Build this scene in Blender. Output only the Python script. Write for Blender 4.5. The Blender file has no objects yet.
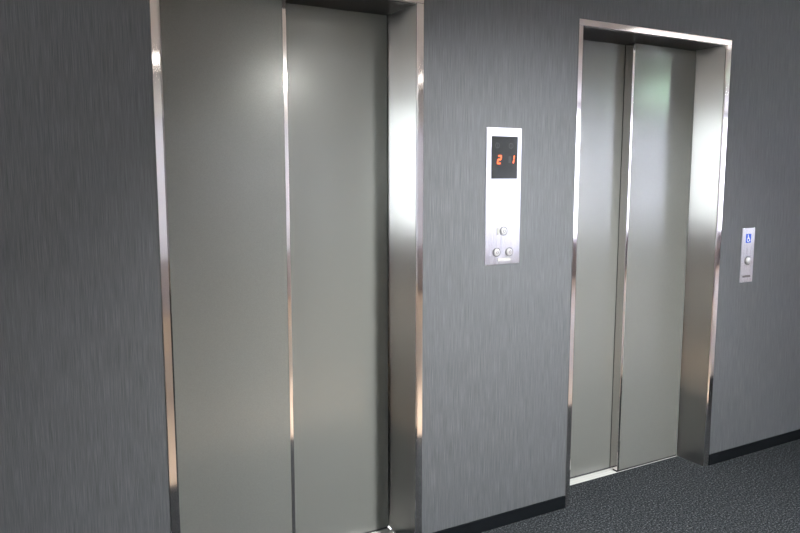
import bpy, bmesh, math
from mathutils import Matrix, Vector
C = bpy.context.scene.collection
S = bpy.context.scene
R = math.radians

# ---------------------------------------------------------------- camera
cam_d = bpy.data.cameras.new('camera'); cam = bpy.data.objects.new('camera', cam_d); C.objects.link(cam)
cam_d.sensor_width = 36.0; cam_d.lens = 720.66 / 800 * 36.0; cam_d.clip_start = 0.02
cam.location = (0, -2.355, 1.4935)
cam.rotation_euler = (R(90 - 7.104), 0, R(-29.32))
S.camera = cam

# ---------------------------------------------------------------- world (overcast daylight outside the windows)
W = bpy.data.worlds.new('world'); S.world = W; W.use_nodes = True
bg = W.node_tree.nodes['Background']
bg.inputs['Color'].default_value = (0.92, 0.96, 1.0, 1)
bg.inputs['Strength'].default_value = 15.0

BRIGHT = 2200.0
SPOT = 1560.0
DOWNLIGHT = 26.0          # emission of the round ceiling lamps
S.view_settings.view_transform = 'Standard'
S.view_settings.look = 'None'
S.view_settings.exposure = 0.0
S.view_settings.gamma = 1.0
S.view_settings.use_curve_mapping = False

# windows: (wall, from, to, sill height, head height, blind from, blind to) - blinds cover from..to in height
WINDOWS = [('left', -5.2, -2.9, 0.72, 2.50, 0, 0), ('left', -2.6, -0.3, 0.72, 2.50, 0, 0),
           ('far', -5.0, -1.6, 0.58, 2.14, .6, 2.12), ('far', -1.3, 1.9, 0.58, 2.14, .6, 2.12), ('far', 2.2, 5.5, 0.58, 2.14, .6, 2.12),
           ('far', 5.8, 8.5, 0.58, 2.46, .6, 2.44), ('far', 8.8, 11.6, 0.58, 2.46, .6, 2.44)]
FAR = -5.65
CEIL = 2.58
XL, XR = -5.5, 12.0
for (wl, a, b, z0, z1, b0, b1) in WINDOWS:
    ld = bpy.data.lights.new('window_portal', 'AREA'); ld.shape = 'RECTANGLE'; ld.size = b - a; ld.size_y = z1 - z0
    ld.cycles.is_portal = True
    lo = bpy.data.objects.new('window_portal', ld); C.objects.link(lo)
    if wl == 'far': lo.location = ((a + b) / 2, FAR - 0.16, (z0 + z1) / 2); lo.rotation_euler = (R(90), 0, 0)
    else: lo.location = (XL - 0.16, (a + b) / 2, (z0 + z1) / 2); lo.rotation_euler = (R(90), 0, R(-90))

# ---------------------------------------------------------------- materials
def mat(name, col=(0.5, 0.5, 0.5), rough=0.5, metal=0.0, emit=None, es=0.0, spec=0.5):
    m = bpy.data.materials.new(name); m.use_nodes = True
    p = m.node_tree.nodes['Principled BSDF']
    p.inputs['Base Color'].default_value = (*col, 1); p.inputs['Roughness'].default_value = rough
    p.inputs['Metallic'].default_value = metal; p.inputs['Specular IOR Level'].default_value = spec
    if emit:
        p.inputs['Emission Color'].default_value = (*emit, 1); p.inputs['Emission Strength'].default_value = es
    return m
def nn(m, t, **kw):
    n = m.node_tree.nodes.new(t)
    for k, v in kw.items(): setattr(n, k, v)
    return n
def ln(m, a, b): m.node_tree.links.new(a, b)
def noise(m, scale, vec_scale, detail=3, rough=0.5):
    tc = nn(m, 'ShaderNodeTexCoord'); mp = nn(m, 'ShaderNodeMapping'); mp.inputs['Scale'].default_value = vec_scale
    n = nn(m, 'ShaderNodeTexNoise'); n.inputs['Scale'].default_value = scale; n.inputs['Detail'].default_value = detail
    n.inputs['Roughness'].default_value = rough
    ln(m, tc.outputs['Object'], mp.inputs['Vector']); ln(m, mp.outputs[0], n.inputs['Vector'])
    return n
def ramp(m, src, stops):
    r = nn(m, 'ShaderNodeValToRGB')
    els = r.color_ramp.elements
    while len(els) < len(stops): els.new(0.5)
    for e, (p, c) in zip(els, stops): e.position = p; e.color = (*c, 1)
    ln(m, src, r.inputs[0]); return r
def bump(m, src, strength, dist):
    b = nn(m, 'ShaderNodeBump'); b.inputs['Strength'].default_value = strength; b.inputs['Distance'].default_value = dist
    ln(m, src, b.inputs['Height']); ln(m, b.outputs[0], m.node_tree.nodes['Principled BSDF'].inputs['Normal'])
def P(m): return m.node_tree.nodes['Principled BSDF']

# woven vinyl wallpaper: fine irregular vertical threads in charcoal, slate and pale grey
WALL_A, WALL_B, WALL_C = (0.031, 0.035, 0.037), (0.064, 0.068, 0.071), (0.114, 0.119, 0.123)
m_wall = mat('thread_wallpaper', rough=0.5, spec=0.3)
n1 = noise(m_wall, 1.0, (800, 800, 9), 3, 0.65)
n2 = noise(m_wall, 1.0, (170, 170, 5), 2, 0.5)
mx = nn(m_wall, 'ShaderNodeMix', data_type='FLOAT'); mx.inputs[0].default_value = 0.18
ln(m_wall, n1.outputs[0], mx.inputs[2]); ln(m_wall, n2.outputs[0], mx.inputs[3])
rp = ramp(m_wall, mx.outputs[0], [(0.30, WALL_A), (0.50, WALL_B), (0.72, WALL_C)])
ln(m_wall, rp.outputs[0], P(m_wall).inputs['Base Color'])
bump(m_wall, mx.outputs[0], 0.35, 0.001)

# carpet: dark blue-grey looped pile with pale flecks
m_carpet = mat('loop_pile_carpet', rough=0.95, spec=0.1)
c1 = noise(m_carpet, 125, (1, 1, 1), 4, 0.85)
rp = ramp(m_carpet, c1.outputs[0], [(0.38, (0.002, 0.0025, 0.003)), (0.49, (0.008, 0.0095, 0.011)), (0.56, (0.030, 0.034, 0.037)), (0.66, (0.15, 0.155, 0.16))])
ln(m_carpet, rp.outputs[0], P(m_carpet).inputs['Base Color'])
bump(m_carpet, c1.outputs[0], 0.4, 0.003)

m_tan = mat('tan_floor_tile', (0.27, 0.20, 0.14), 0.5)
m_black = mat('black_baseboard', (0.004, 0.005, 0.006), 0.9, spec=0.05)
m_plaster = mat('white_plaster', (0.70, 0.70, 0.70), 0.8)
m_ceiling = mat('white_ceiling_paint', (0.86, 0.84, 0.84), 0.8)
m_wains = mat('grey_wall_paint', (0.33, 0.30, 0.32), 0.7)
m_alu = mat('window_aluminium', (0.5, 0.5, 0.52), 0.4, 1.0)
m_gap = mat('shadow_gap_black', (0.01, 0.01, 0.01), 0.8)  # black colour stands in for the shade inside narrow gaps

def steel(name, col, rough, aniso=0.0, grain=0.0, metal=1.0):
    m = mat(name, col, rough, metal)
    if aniso:
        P(m).inputs['Anisotropic'].default_value = aniso
        t = nn(m, 'ShaderNodeTangent', direction_type='RADIAL', axis='Z'); ln(m, t.outputs[0], P(m).inputs['Tangent'])
    if grain:
        n = noise(m, 1.0, (1500, 1500, 6), 2, 0.6)
        r = nn(m, 'ShaderNodeMapRange'); r.inputs['To Min'].default_value = rough * (1 - grain); r.inputs['To Max'].default_value = rough * (1 + grain)
        ln(m, n.outputs[0], r.inputs[0]); ln(m, r.outputs[0], P(m).inputs['Roughness'])
    return m
m_frame = steel('polished_stainless', (0.74, 0.71, 0.69), 0.07)
m_reveal = bpy.data.materials.new('hairline_stainless'); m_reveal.use_nodes = True
nt = m_reveal.node_tree; nt.nodes.remove(nt.nodes['Principled BSDF'])
g = nt.nodes.new('ShaderNodeBsdfAnisotropic'); g.distribution = 'GGX'
g.inputs['Color'].default_value = (0.66, 0.64, 0.61, 1); g.inputs['Roughness'].default_value = 0.33; g.inputs['Anisotropy'].default_value = -0.84
t = nt.nodes.new('ShaderNodeTangent'); t.direction_type = 'RADIAL'; t.axis = 'Z'
nt.links.new(t.outputs[0], g.inputs['Tangent']); nt.links.new(g.outputs[0], nt.nodes['Material Output'].inputs[0])
m_soffit = mat('soffit_steel_painted_dark', (0.022, 0.022, 0.022), 0.5, spec=0.25)  # dark reflection under the header put into the base colour
m_plate = steel('satin_stainless', (0.55, 0.54, 0.55), 0.28, 0.5, 0.15)
m_sill = mat('sill_aluminium', (0.42, 0.42, 0.40), 0.4, 0.15)
# door leaves: bead-blasted grey steel
m_door = steel('satin_grey_door_steel', (0.50, 0.505, 0.475), 0.20, metal=0.2)
dn = noise(m_door, 700, (1, 1, 1), 2, 0.5)
rp = ramp(m_door, dn.outputs[0], [(0.3, (0.118, 0.122, 0.112)), (0.7, (0.146, 0.151, 0.139))]); ln(m_door, rp.outputs[0], P(m_door).inputs['Base Color'])
m_glass = mat('dark_display_glass', (0.012, 0.013, 0.012), 0.2, spec=0.12)
m_seg = mat('red_led_segment', (0.5, 0.05, 0.01), 0.5, 0, (1.0, 0.10, 0.015), 1.6)
m_ghost = mat('unlit_indicator', (0.024, 0.026, 0.025), 0.3, spec=0.12)
m_white = mat('white_print', (0.8, 0.8, 0.8), 0.5)
m_pale = mat('pale_print', (0.26, 0.26, 0.24), 0.7, spec=0.1)
m_greyp = mat('grey_print', (0.13, 0.12, 0.12), 0.6, spec=0.2)
m_blue = mat('blue_sign', (0.006, 0.07, 0.48), 0.5, spec=0.2)
m_button = steel('button_steel', (0.50, 0.50, 0.49), 0.3, metal=0.6)
m_ring = steel('button_ring_steel', (0.20, 0.20, 0.20), 0.4)
m_lamp = mat('downlight_glow', (1, 1, 1), 0.5, 0, (1.0, 0.97, 0.92), DOWNLIGHT)
m_strip = mat('strip_light_glow', (1, 1, 1), 0.5, 0, (1, 0.98, 0.96), 20.0)
m_panel_glow = mat('panel_light_glow', (1, 1, 1), 0.5, 0, (1, 0.97, 0.97), 1.6)
m_exit = mat('green_exit_glow', (0.1, 0.6, 0.3), 0.5, 0, (0.66, 1.0, 0.74), 75.0)
m_bright = mat('bright_downlight_glow', (1, 1, 1), 0.5, 0, (1.0, 1.0, 0.97), BRIGHT)
def blind_cloth(name, T):
    m = bpy.data.materials.new(name); m.use_nodes = True
    nt = m.node_tree; nt.nodes.remove(nt.nodes['Principled BSDF'])
    d = nt.nodes.new('ShaderNodeBsdfDiffuse'); d.inputs[0].default_value = (0.5, 0.5, 0.55, 1)
    t = nt.nodes.new('ShaderNodeBsdfTranslucent'); t.inputs[0].default_value = (T, T * 0.98, T * 1.03, 1)
    a = nt.nodes.new('ShaderNodeAddShader'); nt.links.new(d.outputs[0], a.inputs[0]); nt.links.new(t.outputs[0], a.inputs[1])
    nt.links.new(a.outputs[0], nt.nodes['Material Output'].inputs[0])
    return m
m_blind = blind_cloth('translucent_blind', 0.14)
m_sheer = blind_cloth('sheer_blind', 0.72)
m_pane = bpy.data.materials.new('window_glass'); m_pane.use_nodes = True
nt = m_pane.node_tree; nt.nodes.remove(nt.nodes['Principled BSDF'])
g = nt.nodes.new('ShaderNodeBsdfGlossy'); g.inputs['Roughness'].default_value = 0.0
t = nt.nodes.new('ShaderNodeBsdfTransparent'); t.inputs[0].default_value = (0.93, 0.95, 0.95, 1)
x = nt.nodes.new('ShaderNodeMixShader'); x.inputs[0].default_value = 0.06
nt.links.new(t.outputs[0], x.inputs[1]); nt.links.new(g.outputs[0], x.inputs[2]); nt.links.new(x.outputs[0], nt.nodes['Material Output'].inputs[0])

# ---------------------------------------------------------------- helpers
def box(bm, x0, x1, y0, y1, z0, z1):
    v = [bm.verts.new(p) for p in [(x0,y0,z0),(x1,y0,z0),(x1,y1,z0),(x0,y1,z0),(x0,y0,z1),(x1,y0,z1),(x1,y1,z1),(x0,y1,z1)]]
    for f in [(0,3,2,1),(4,5,6,7),(0,1,5,4),(1,2,6,5),(2,3,7,6),(3,0,4,7)]: bm.faces.new([v[i] for i in f])
def boxes(*bs):
    bm = bmesh.new()
    for b in bs: box(bm, *b)
    return bm
def obj(name, bm, m, parent=None, bev=0, seg=2, smooth=False):
    if bev:
        bmesh.ops.bevel(bm, geom=bm.edges[:], offset=bev, segments=seg, affect='EDGES', profile=0.6, clamp_overlap=True)
    bmesh.ops.recalc_face_normals(bm, faces=bm.faces[:])
    me = bpy.data.meshes.new(name); bm.to_mesh(me); bm.free()
    if smooth:
        for p in me.polygons: p.use_smooth = True
    me.materials.append(m)
    o = bpy.data.objects.new(name, me); C.objects.link(o)
    if parent:
        o.parent = parent; o.location = -parent.location
    return o
def sub(name, bm, m, part, thing, **kw):     # sub-part: coordinates are world ones; its part already carries the thing's offset
    o = obj(name, bm, m, **kw); o.parent = part; return o
def thing(name, label, cat, loc, group=None):
    o = bpy.data.objects.new(name, None); C.objects.link(o); o.location = loc; o.empty_display_size = 0.1
    o['label'] = label; o['category'] = cat
    if group: o['group'] = group
    return o
def tag(o, label, cat, group=None):
    o['label'] = label; o['category'] = cat
    if group: o['group'] = group
def struct(name, bm, m, **kw):
    o = obj(name, bm, m, **kw); o['kind'] = 'structure'; return o
def disc_y(bm, cx, y0, y1, cz, r, n=40, r2=None, dome=0.0):
    """a round puck on a wall: back at y1, front at y0; r2 = front radius; dome = extra bulge towards -y"""
    rings = [(y1, r), (y0, r2 or r)]
    if dome:
        for k in range(1, 5):
            a = k / 5 * math.pi / 2; rings.append((y0 - dome * math.sin(a), (r2 or r) * math.cos(a)))
    prev = None
    for (y, rr) in rings:
        cur = [bm.verts.new((cx + rr * math.cos(2*math.pi*i/n), y, cz + rr * math.sin(2*math.pi*i/n))) for i in range(n)]
        if prev:
            for i in range(n): bm.faces.new([prev[i], prev[(i+1) % n], cur[(i+1) % n], cur[i]])
        else: bm.faces.new(cur)
        prev = cur
    bm.faces.new(prev)
def ring_y(bm, cx, y0, y1, cz, ri, ro, n=40, a0=0, a1=2*math.pi):
    full = abs(a1 - a0 - 2*math.pi) < 1e-6
    k = n if full else n + 1
    V = []
    for i in range(k):
        a = a0 + (a1 - a0) * i / n
        V.append([bm.verts.new((cx + r * math.cos(a), y, cz + r * math.sin(a))) for (r, y) in ((ri, y1), (ri, y0), (ro, y0), (ro, y1))])
    for i in range(n):
        A, B = V[i], V[(i+1) % k]
        for j in range(4): bm.faces.new([A[j], A[(j+1) % 4], B[(j+1) % 4], B[j]])
    if not full:
        bm.faces.new(V[0]); bm.faces.new(V[-1][::-1])
def bar_y(bm, p, q, w, y0, y1):
    """flat bar from p to q (x,z), width w, between y0 and y1"""
    p = Vector(p); q = Vector(q); d = (q - p).normalized(); s = Vector((-d.y, d.x)) * w / 2
    c = [p + s, q + s, q - s, p - s]
    poly_y(bm, c, y0, y1)
def poly_y(bm, pts, y0, y1):
    a = [bm.verts.new((c[0], y0, c[1])) for c in pts]; b = [bm.verts.new((c[0], y1, c[1])) for c in pts]
    bm.faces.new(a); bm.faces.new(b[::-1])
    for i in range(len(pts)):
        j = (i + 1) % len(pts); bm.faces.new([a[i], b[i], b[j], a[j]])

# ---------------------------------------------------------------- dimensions of the two entrances
OT = 2.150; IT = 2.123                      # frame outer / inner top
FR = 0.024; TH = 0.007                      # face width, return lip
E = [dict(ol=0.4485, il=0.479, ir=1.392, orr=1.4215),
     dict(ol=2.181, il=2.211, ir=3.130, orr=3.166)]
Y_FRONT, Y_REAR = 0.165, 0.217              # front and rear leaf faces
WT = 0.34                                   # wall depth

# ---------------------------------------------------------------- structure
struct('wall_back', boxes((XL, E[0]['ol'], 0, WT, 0, CEIL), (E[0]['orr'], E[1]['ol'], 0, WT, 0, CEIL), (E[1]['orr'], XR, 0, WT, 0, CEIL),
       (E[0]['ol'], E[0]['orr'], 0, WT, OT, CEIL), (E[1]['ol'], E[1]['orr'], 0, WT, OT, CEIL)), m_wall)
CY = -1.12                                  # carpet edge
fl = struct('floor', boxes((XL, XR, FAR - 0.3, CY, -0.1, 0)), m_tan)
cp = struct('floor_carpet', boxes((XL, XR, CY, 0, -0.1, 0), (E[0]['ol'], E[0]['orr'], 0, 0.163, -0.1, 0), (E[1]['ol'], E[1]['orr'], 0, 0.163, -0.1, 0)), m_carpet)
struct('ceiling', boxes((XL, XR, FAR - 0.3, WT, CEIL, CEIL + 0.1)), m_ceiling)
struct('wall_right', boxes((XR, XR + 0.1, FAR - 0.3, WT, -0.1, CEIL + 0.1)), m_wains)
def wall_boxes(wl, lo, hi, z0, z1):
    """pieces of a wall around its windows, as (u0, u1, z0, z1), clipped to z0..z1"""
    out = []; u = lo
    for (w, a, b, wa, wb, _, _) in WINDOWS:
        if w != wl: continue
        out.append((u, a, z0, z1)); u = b
        if wa > z0: out.append((a, b, z0, min(wa, z1)))
        if wb < z1: out.append((a, b, max(wb, z0), z1))
    out.append((u, hi, z0, z1)); return out
def far_box(q, y0=FAR - .25, y1=FAR): return (q[0], q[1], y0, y1, q[2], q[3])
def left_box(q, x0=XL - .25, x1=XL): return (x0, x1, q[0], q[1], q[2], q[3])
struct('wall_front_lower', boxes(*[far_box(q) for q in wall_boxes('far', XL - .25, XR, 0, 0.58)]), m_wains)
struct('wall_front', boxes(*[far_box(q) for q in wall_boxes('far', XL - .25, XR, 0.58, CEIL)]), m_plaster)
struct('wall_left', boxes(*[left_box(q) for q in wall_boxes('left', FAR, WT, 0, CEIL)]), m_plaster)
for i, (wl, a, b, z0, z1, b0, b1) in enumerate(WINDOWS):
    t = 0.04; mid = (a + b) / 2
    B = (lambda q, d0=-.13, d1=-.08: far_box(q, FAR + d0, FAR + d1)) if wl == 'far' else (lambda q, d0=-.13, d1=-.08: left_box(q, XL + d0, XL + d1))
    w = struct('window_%d' % (i + 1), boxes(B((a, a+t, z0, z1)), B((b-t, b, z0, z1)), B((a+t, b-t, z0, z0+t)), B((a+t, b-t, z1-t, z1)), B((mid-t/2, mid+t/2, z0+t, z1-t))), m_alu)
    obj('pane', boxes(B((a+t, mid-t/2, z0+t, z1-t), -.11, -.104), B((mid+t/2, b-t, z0+t, z1-t), -.11, -.104)), m_pane, w)
    if b1: obj('blind', boxes(B((a+.01, b-.01, b0, b1), -.05, -.048)), m_sheer if a > 5 else m_blind, w)
BZ = 0.057
struct('baseboard_left', boxes((XL, E[0]['ol'] - .002, -0.008, 0, 0, BZ)), m_black, bev=.0015)
struct('baseboard_middle', boxes((E[0]['orr'] + .001, E[1]['ol'] - .001, -0.008, 0, 0, BZ)), m_black, bev=.0015)
struct('baseboard_right', boxes((E[1]['orr'] + .001, XR, -0.008, 0, 0, BZ)), m_black, bev=.0015)

# ---------------------------------------------------------------- elevator entrances
def jamb_profile(pts, z0, z1):
    bm = bmesh.new()
    a = [bm.verts.new((x, y, z0)) for x, y in pts]; b = [bm.verts.new((x, y, z1)) for x, y in pts]
    bm.faces.new(a[::-1]); bm.faces.new(b)
    for i in range(len(pts)):
        j = (i + 1) % len(pts); bm.faces.new([a[i], a[j], b[j], b[i]])
    return bm
def entrance(e, front, label):
    ol, il, ir, orr = e['ol'], e['il'], e['ir'], e['orr']
    yf = -0.004
    T = thing('elevator_entrance', label, 'elevator', ((ol + orr) / 2, 0, 0))
    # jambs: face with a softened lip that turns into the reveal
    for s, o_, i_ in ((1, ol, il), (-1, orr, ir)):
        lip = 0.0065
        pts = [(o_ + s*.0008, yf), (i_ - s*lip, yf), (i_ - s*.0005, yf + .0042), (i_, yf + .006), (i_, 0.0025), (o_ + s*.0008, 0.0025)]
        j = obj('jamb', jamb_profile(pts, 0, IT + .0005), m_frame, T)
        sub('reveal', boxes((min(o_ + s*.001, i_), max(o_ + s*.001, i_), 0.0025, 0.203, 0, IT)), m_reveal, j, T)
        sub('reveal_return', boxes((min(o_ + s*.001, i_ - s*.004), max(o_ + s*.001, i_ - s*.004), 0.203, 0.24, 0, IT)), m_reveal, j, T)
    h = obj('header', boxes((ol + .0003, orr - .0003, yf - .0006, 0.012, IT + .001, OT)), m_frame, T, bev=.0012)
    sub('soffit', boxes((ol + .001, orr - .001, 0.012, 0.30, IT, OT - .001)), m_soffit, h, T)
    # sill with running grooves
    s_b = [(il, ir, 0.163, 0.176, -.02, 0.001)]
    y = 0.176
    while y < 0.27:
        s_b.append((il, ir, y, y + .003, -.02, -.005)); s_b.append((il, ir, y + .003, y + .022, -.02, 0.001)); y += .022
    obj('sill', boxes(*s_b), m_sill, T)
    # leaves
    mid = (il + ir) / 2; G = 0.010; top = IT - .003
    tw = 0.0145
    g = 0.0055
    if front == 'left':
        fa, fb = il + .0015, mid + .013; ra, rb = mid - .03, ir - g
        tr = (fb - tw, fb); face = (fa, fb - tw); filler = (fa, fb - .001)
    else:
        fa, fb = mid + .010, ir - g; ra, rb = il + .0015, mid + .04
        tr = (fa, fa + tw); face = (fa + tw, fb); filler = (fa + .001, fb)
    D1 = 0.047
    d1 = obj('door_panel', boxes((face[0], face[1], Y_FRONT, Y_FRONT + D1, G, top)), m_door, T)
    sub('edge_trim', boxes((tr[0] + .0003, tr[1], Y_FRONT - .0008, Y_FRONT + D1, G, top)), m_frame, d1, T, bev=.0015)
    sub('leaf_gap_shade', boxes((filler[0], filler[1], Y_FRONT + D1, Y_REAR - .0004, G, top), (fa + .0005, fb - .0005, Y_FRONT + .0008, Y_FRONT + .03, .0014, G)), m_gap, d1, T)  # black fill for the shade behind and under the front leaf
    d2 = obj('door_panel', boxes((ra, rb, Y_REAR, Y_REAR + .042, G, top)), m_door, T)
    sub('leaf_gap_shade', boxes((ra + .0005, rb - .0005, Y_REAR + .0008, Y_REAR + .03, .0014, G)), m_gap, d2, T)  # black strip painted as the shade under the rear leaf
    yl = Y_REAR if front == 'left' else Y_FRONT
    obj('gap_shade', boxes((ir - g, ir - .0002, yl + .008, yl + .03, 0.0012, IT)), m_gap, T)  # black strip in place of the shade between leaf and reveal
    # black sheet put in as the darkness behind the narrow running gaps
    obj('gap_shade', boxes((ol + .001, orr - .001, 0.285, 0.30, 0, IT)), m_gap, T)
    return T
entrance(E[0], 'left', 'nearer stainless steel elevator entrance at left, grey doors closed, cut off by the picture top')
entrance(E[1], 'right', 'farther stainless steel elevator entrance, grey doors closed, standing between the two call panels')

# ---------------------------------------------------------------- call panel with floor display
def seg_digit(kind, cx, cz, w, h, y0, y1):
    bm = bmesh.new(); t = h * 0.165; sl = 0.16
    def X(x, z): return (cx + x + sl * z, cz + z)
    hw, hh = w / 2, h / 2; g = t * .08
    def hz(z): poly_y(bm, [X(-hw+g, z), X(-hw+t/2, z+t/2), X(hw-t/2, z+t/2), X(hw-g, z), X(hw-t/2, z-t/2), X(-hw+t/2, z-t/2)], y0, y1)
    def vt(x, za, zb): poly_y(bm, [X(x, za+g), X(x-t/2, za+t/2), X(x-t/2, zb-t/2), X(x, zb-g), X(x+t/2, zb-t/2), X(x+t/2, za+t/2)], y0, y1)
    if kind == '2':
        hz(hh-t/2); hz(0); hz(-hh+t/2); vt(hw-t/2, 0, hh-t/2); vt(-hw+t/2, -hh+t/2, 0)
    else:
        vt(0, 0, hh); vt(0, -hh, 0)
    return bm
def call_button(T, cx, cz, r, yp, ghost=True):
    b = bmesh.new(); disc_y(b, cx, yp - .005, yp + .001, cz, r * .78, r2=r * .74, dome=.0022)
    o = obj('call_button', b, m_button, T, smooth=False)
    k = bmesh.new(); ring_y(k, cx, yp - .0035, yp + .001, cz, r * .82, r)
    sub('button_ring', k, m_ring, o, T)
    k = bmesh.new(); ring_y(k, cx, yp - .0083, yp - .006, cz, r*.22, r*.34, 24)
    sub('button_mark', k, m_greyp, o, T)
    return o
PX0, PX1, PZ0, PZ1 = 1.7135, 1.8885, 1.1375, 1.688
T = thing('call_panel', 'tall brushed steel call panel with dark floor display and red digits, between the elevators', 'panel', ((PX0+PX1)/2, 0, PZ0))
obj('faceplate', boxes((PX0, PX1, -.004, 0.0, PZ0, PZ1)), m_plate, T, bev=.0012)
dsp = obj('display', boxes((1.738, 1.868, -.0052, -.002, 1.485, 1.654)), m_glass, T, bev=.0006)
sub('digit', seg_digit('2', 1.7765, 1.5615, .020, .036, -.0058, -.005), m_seg, dsp, T)
sub('digit', seg_digit('1', 1.849, 1.5625, .020, .033, -.0058, -.005), m_seg, dsp, T)
for cx in (1.7655, 1.834):
    k = bmesh.new(); ring_y(k, cx, -.0055, -.005, 1.617, .008, .0115)
    bar_y(k, (cx, 1.611), (cx, 1.623), .003, -.0055, -.005)
    sub('indicator_mark', k, m_ghost, dsp, T)
sub('indicator_mark', boxes((1.822, 1.836, -.0055, -.005, 1.548, 1.576)), m_ghost, dsp, T)
call_button(T, 1.8035, 1.2735, .0185, -.004)
call_button(T, 1.770, 1.188, .0185, -.004)
call_button(T, 1.8345, 1.187, .0185, -.004)
obj('symbol_tab', boxes((1.770, 1.784, -.0046, -.003, 1.259, 1.287)), m_pale, T)
obj('name_strip', boxes((1.776, 1.840, -.0046, -.003, 1.151, 1.163)), m_pale, T)

# ---------------------------------------------------------------- small accessible call panel
SX0, SX1, SZ0, SZ1 = 3.333, 3.432, 0.950, 1.231
T = thing('call_panel', 'small steel call panel with blue wheelchair sign and one round button, at far right', 'panel', ((SX0+SX1)/2, 0, SZ0))
obj('faceplate', boxes((SX0, SX1, -.004, 0.0, SZ0, SZ1)), m_plate, T, bev=.0012)
sg = obj('accessibility_sign', boxes((3.361, 3.402, -.0046, -.003, 1.155, 1.201)), m_blue, T)
k = bmesh.new(); cx, cz = 3.3815, 1.178; ya, yb = -.0052, -.0045
disc_y(k, cx - .004, ya, yb, cz + .0165, .0032, 20)
bar_y(k, (cx - .004, cz + .012), (cx - .003, cz - .002), .0042, ya, yb)
bar_y(k, (cx - .004, cz + .006), (cx + .006, cz + .006), .0028, ya, yb)
bar_y(k, (cx - .005, cz - .001), (cx + .008, cz - .001), .0035, ya, yb)
bar_y(k, (cx + .007, cz - .001), (cx + .012, cz - .013), .0035, ya, yb)
ring_y(k, cx - .001, ya, yb, cz - .007, .0085, .0112, 28, R(106), R(350))
sub('wheelchair_symbol', k, m_white, sg, T)
b = bmesh.new(); disc_y(b, 3.384, -.012, -.003, 1.063, .019, r2=.018, dome=.004)
o = obj('call_button', b, m_button, T)
k = bmesh.new(); ring_y(k, 3.384, -.008, -.003, 1.063, .0195, .0235); sub('button_ring', k, m_ring, o, T)
obj('name_strip', boxes((3.350, 3.412, -.0046, -.003, 0.975, 0.986)), m_greyp, T)

# ---------------------------------------------------------------- ceiling lamps of the lobby
def downlight(x, y, g, glow=m_lamp):
    b = bmesh.new()
    for r0, r1, z0, z1 in ((.075, .095, CEIL - .006, CEIL),):
        n = 32
        V = [[b.verts.new((r*math.cos(2*math.pi*i/n), r*math.sin(2*math.pi*i/n), z)) for (r, z) in ((r0, CEIL), (r0, z0), (r1, z0), (r1, z1))] for i in range(n)]
        for i in range(n):
            A, B = V[i], V[(i+1) % n]
            for j in range(4): b.faces.new([A[j], A[(j+1) % 4], B[(j+1) % 4], B[j]])
    for v in b.verts: v.co.z -= CEIL
    T = thing('ceiling_downlight', 'round recessed downlight in the white lobby ceiling', 'light', (x, y, CEIL), g)
    tr = obj('trim_ring', b, m_plaster, T); tr.location = (0, 0, 0)
    b = bmesh.new(); bmesh.ops.create_circle(b, cap_ends=True, radius=.074, segments=32)
    r = bmesh.ops.extrude_face_region(b, geom=b.faces[:])
    for v in [q for q in r['geom'] if isinstance(q, bmesh.types.BMVert)]: v.co.z -= .003
    dz = obj('diffuser', b, glow, T); dz.location = (0, 0, 0)
downlight(2.89, -5.1, 'ceiling downlights', m_bright)
for x in (-2.8, -1.4, 0.0, 1.4, 4.2, 5.6): downlight(x, -4.75, 'ceiling downlights')
downlight(1.9, -1.7, 'ceiling downlights')
sl = bpy.data.lights.new('downlight_beam', 'SPOT'); sl.energy = SPOT; sl.spot_size = R(106); sl.spot_blend = 1.0; sl.shadow_soft_size = 0.12; sl.color = (0.98, 0.985, 1.0)
so = bpy.data.objects.new('downlight_beam', sl); C.objects.link(so); so.location = (1.9, -1.7, CEIL - 0.02); so.rotation_euler = (Vector((1.98, -0.42, 0)) - Vector(so.location)).to_track_quat('-Z', 'Y').to_euler()
T = thing('exit_sign', 'lit green exit sign hanging from the lobby ceiling', 'sign', (6.95, -3.3, CEIL))
obj('housing', boxes((6.80, 7.10, -3.34, -3.30, 2.37, 2.54), (6.94, 6.96, -3.33, -3.31, 2.54, CEIL)), m_plaster, T)
obj('lit_face', boxes((6.81, 7.09, -3.30, -3.296, 2.38, 2.53)), m_exit, T)
T = thing('ceiling_light_strip', 'slim linear light running across the lobby ceiling', 'light', (-2.3, -2.4, CEIL))
obj('housing', boxes((-2.33, -2.27, -4.2, -0.6, CEIL - .03, CEIL)), m_plaster, T)
obj('diffuser', boxes((-2.318, -2.282, -4.18, -0.62, CEIL - .036, CEIL - .03)), m_strip, T)
T = thing('ceiling_panel_light', 'long recessed panel light in the corridor ceiling', 'light', (5.3, -1.65, CEIL))
obj('frame', boxes((4.16, 6.54, -1.79, -1.51, CEIL - .008, CEIL)), m_plaster, T)
obj('diffuser', boxes((4.18, 6.52, -1.77, -1.53, CEIL - .012, CEIL - .008)), m_panel_glow, T)
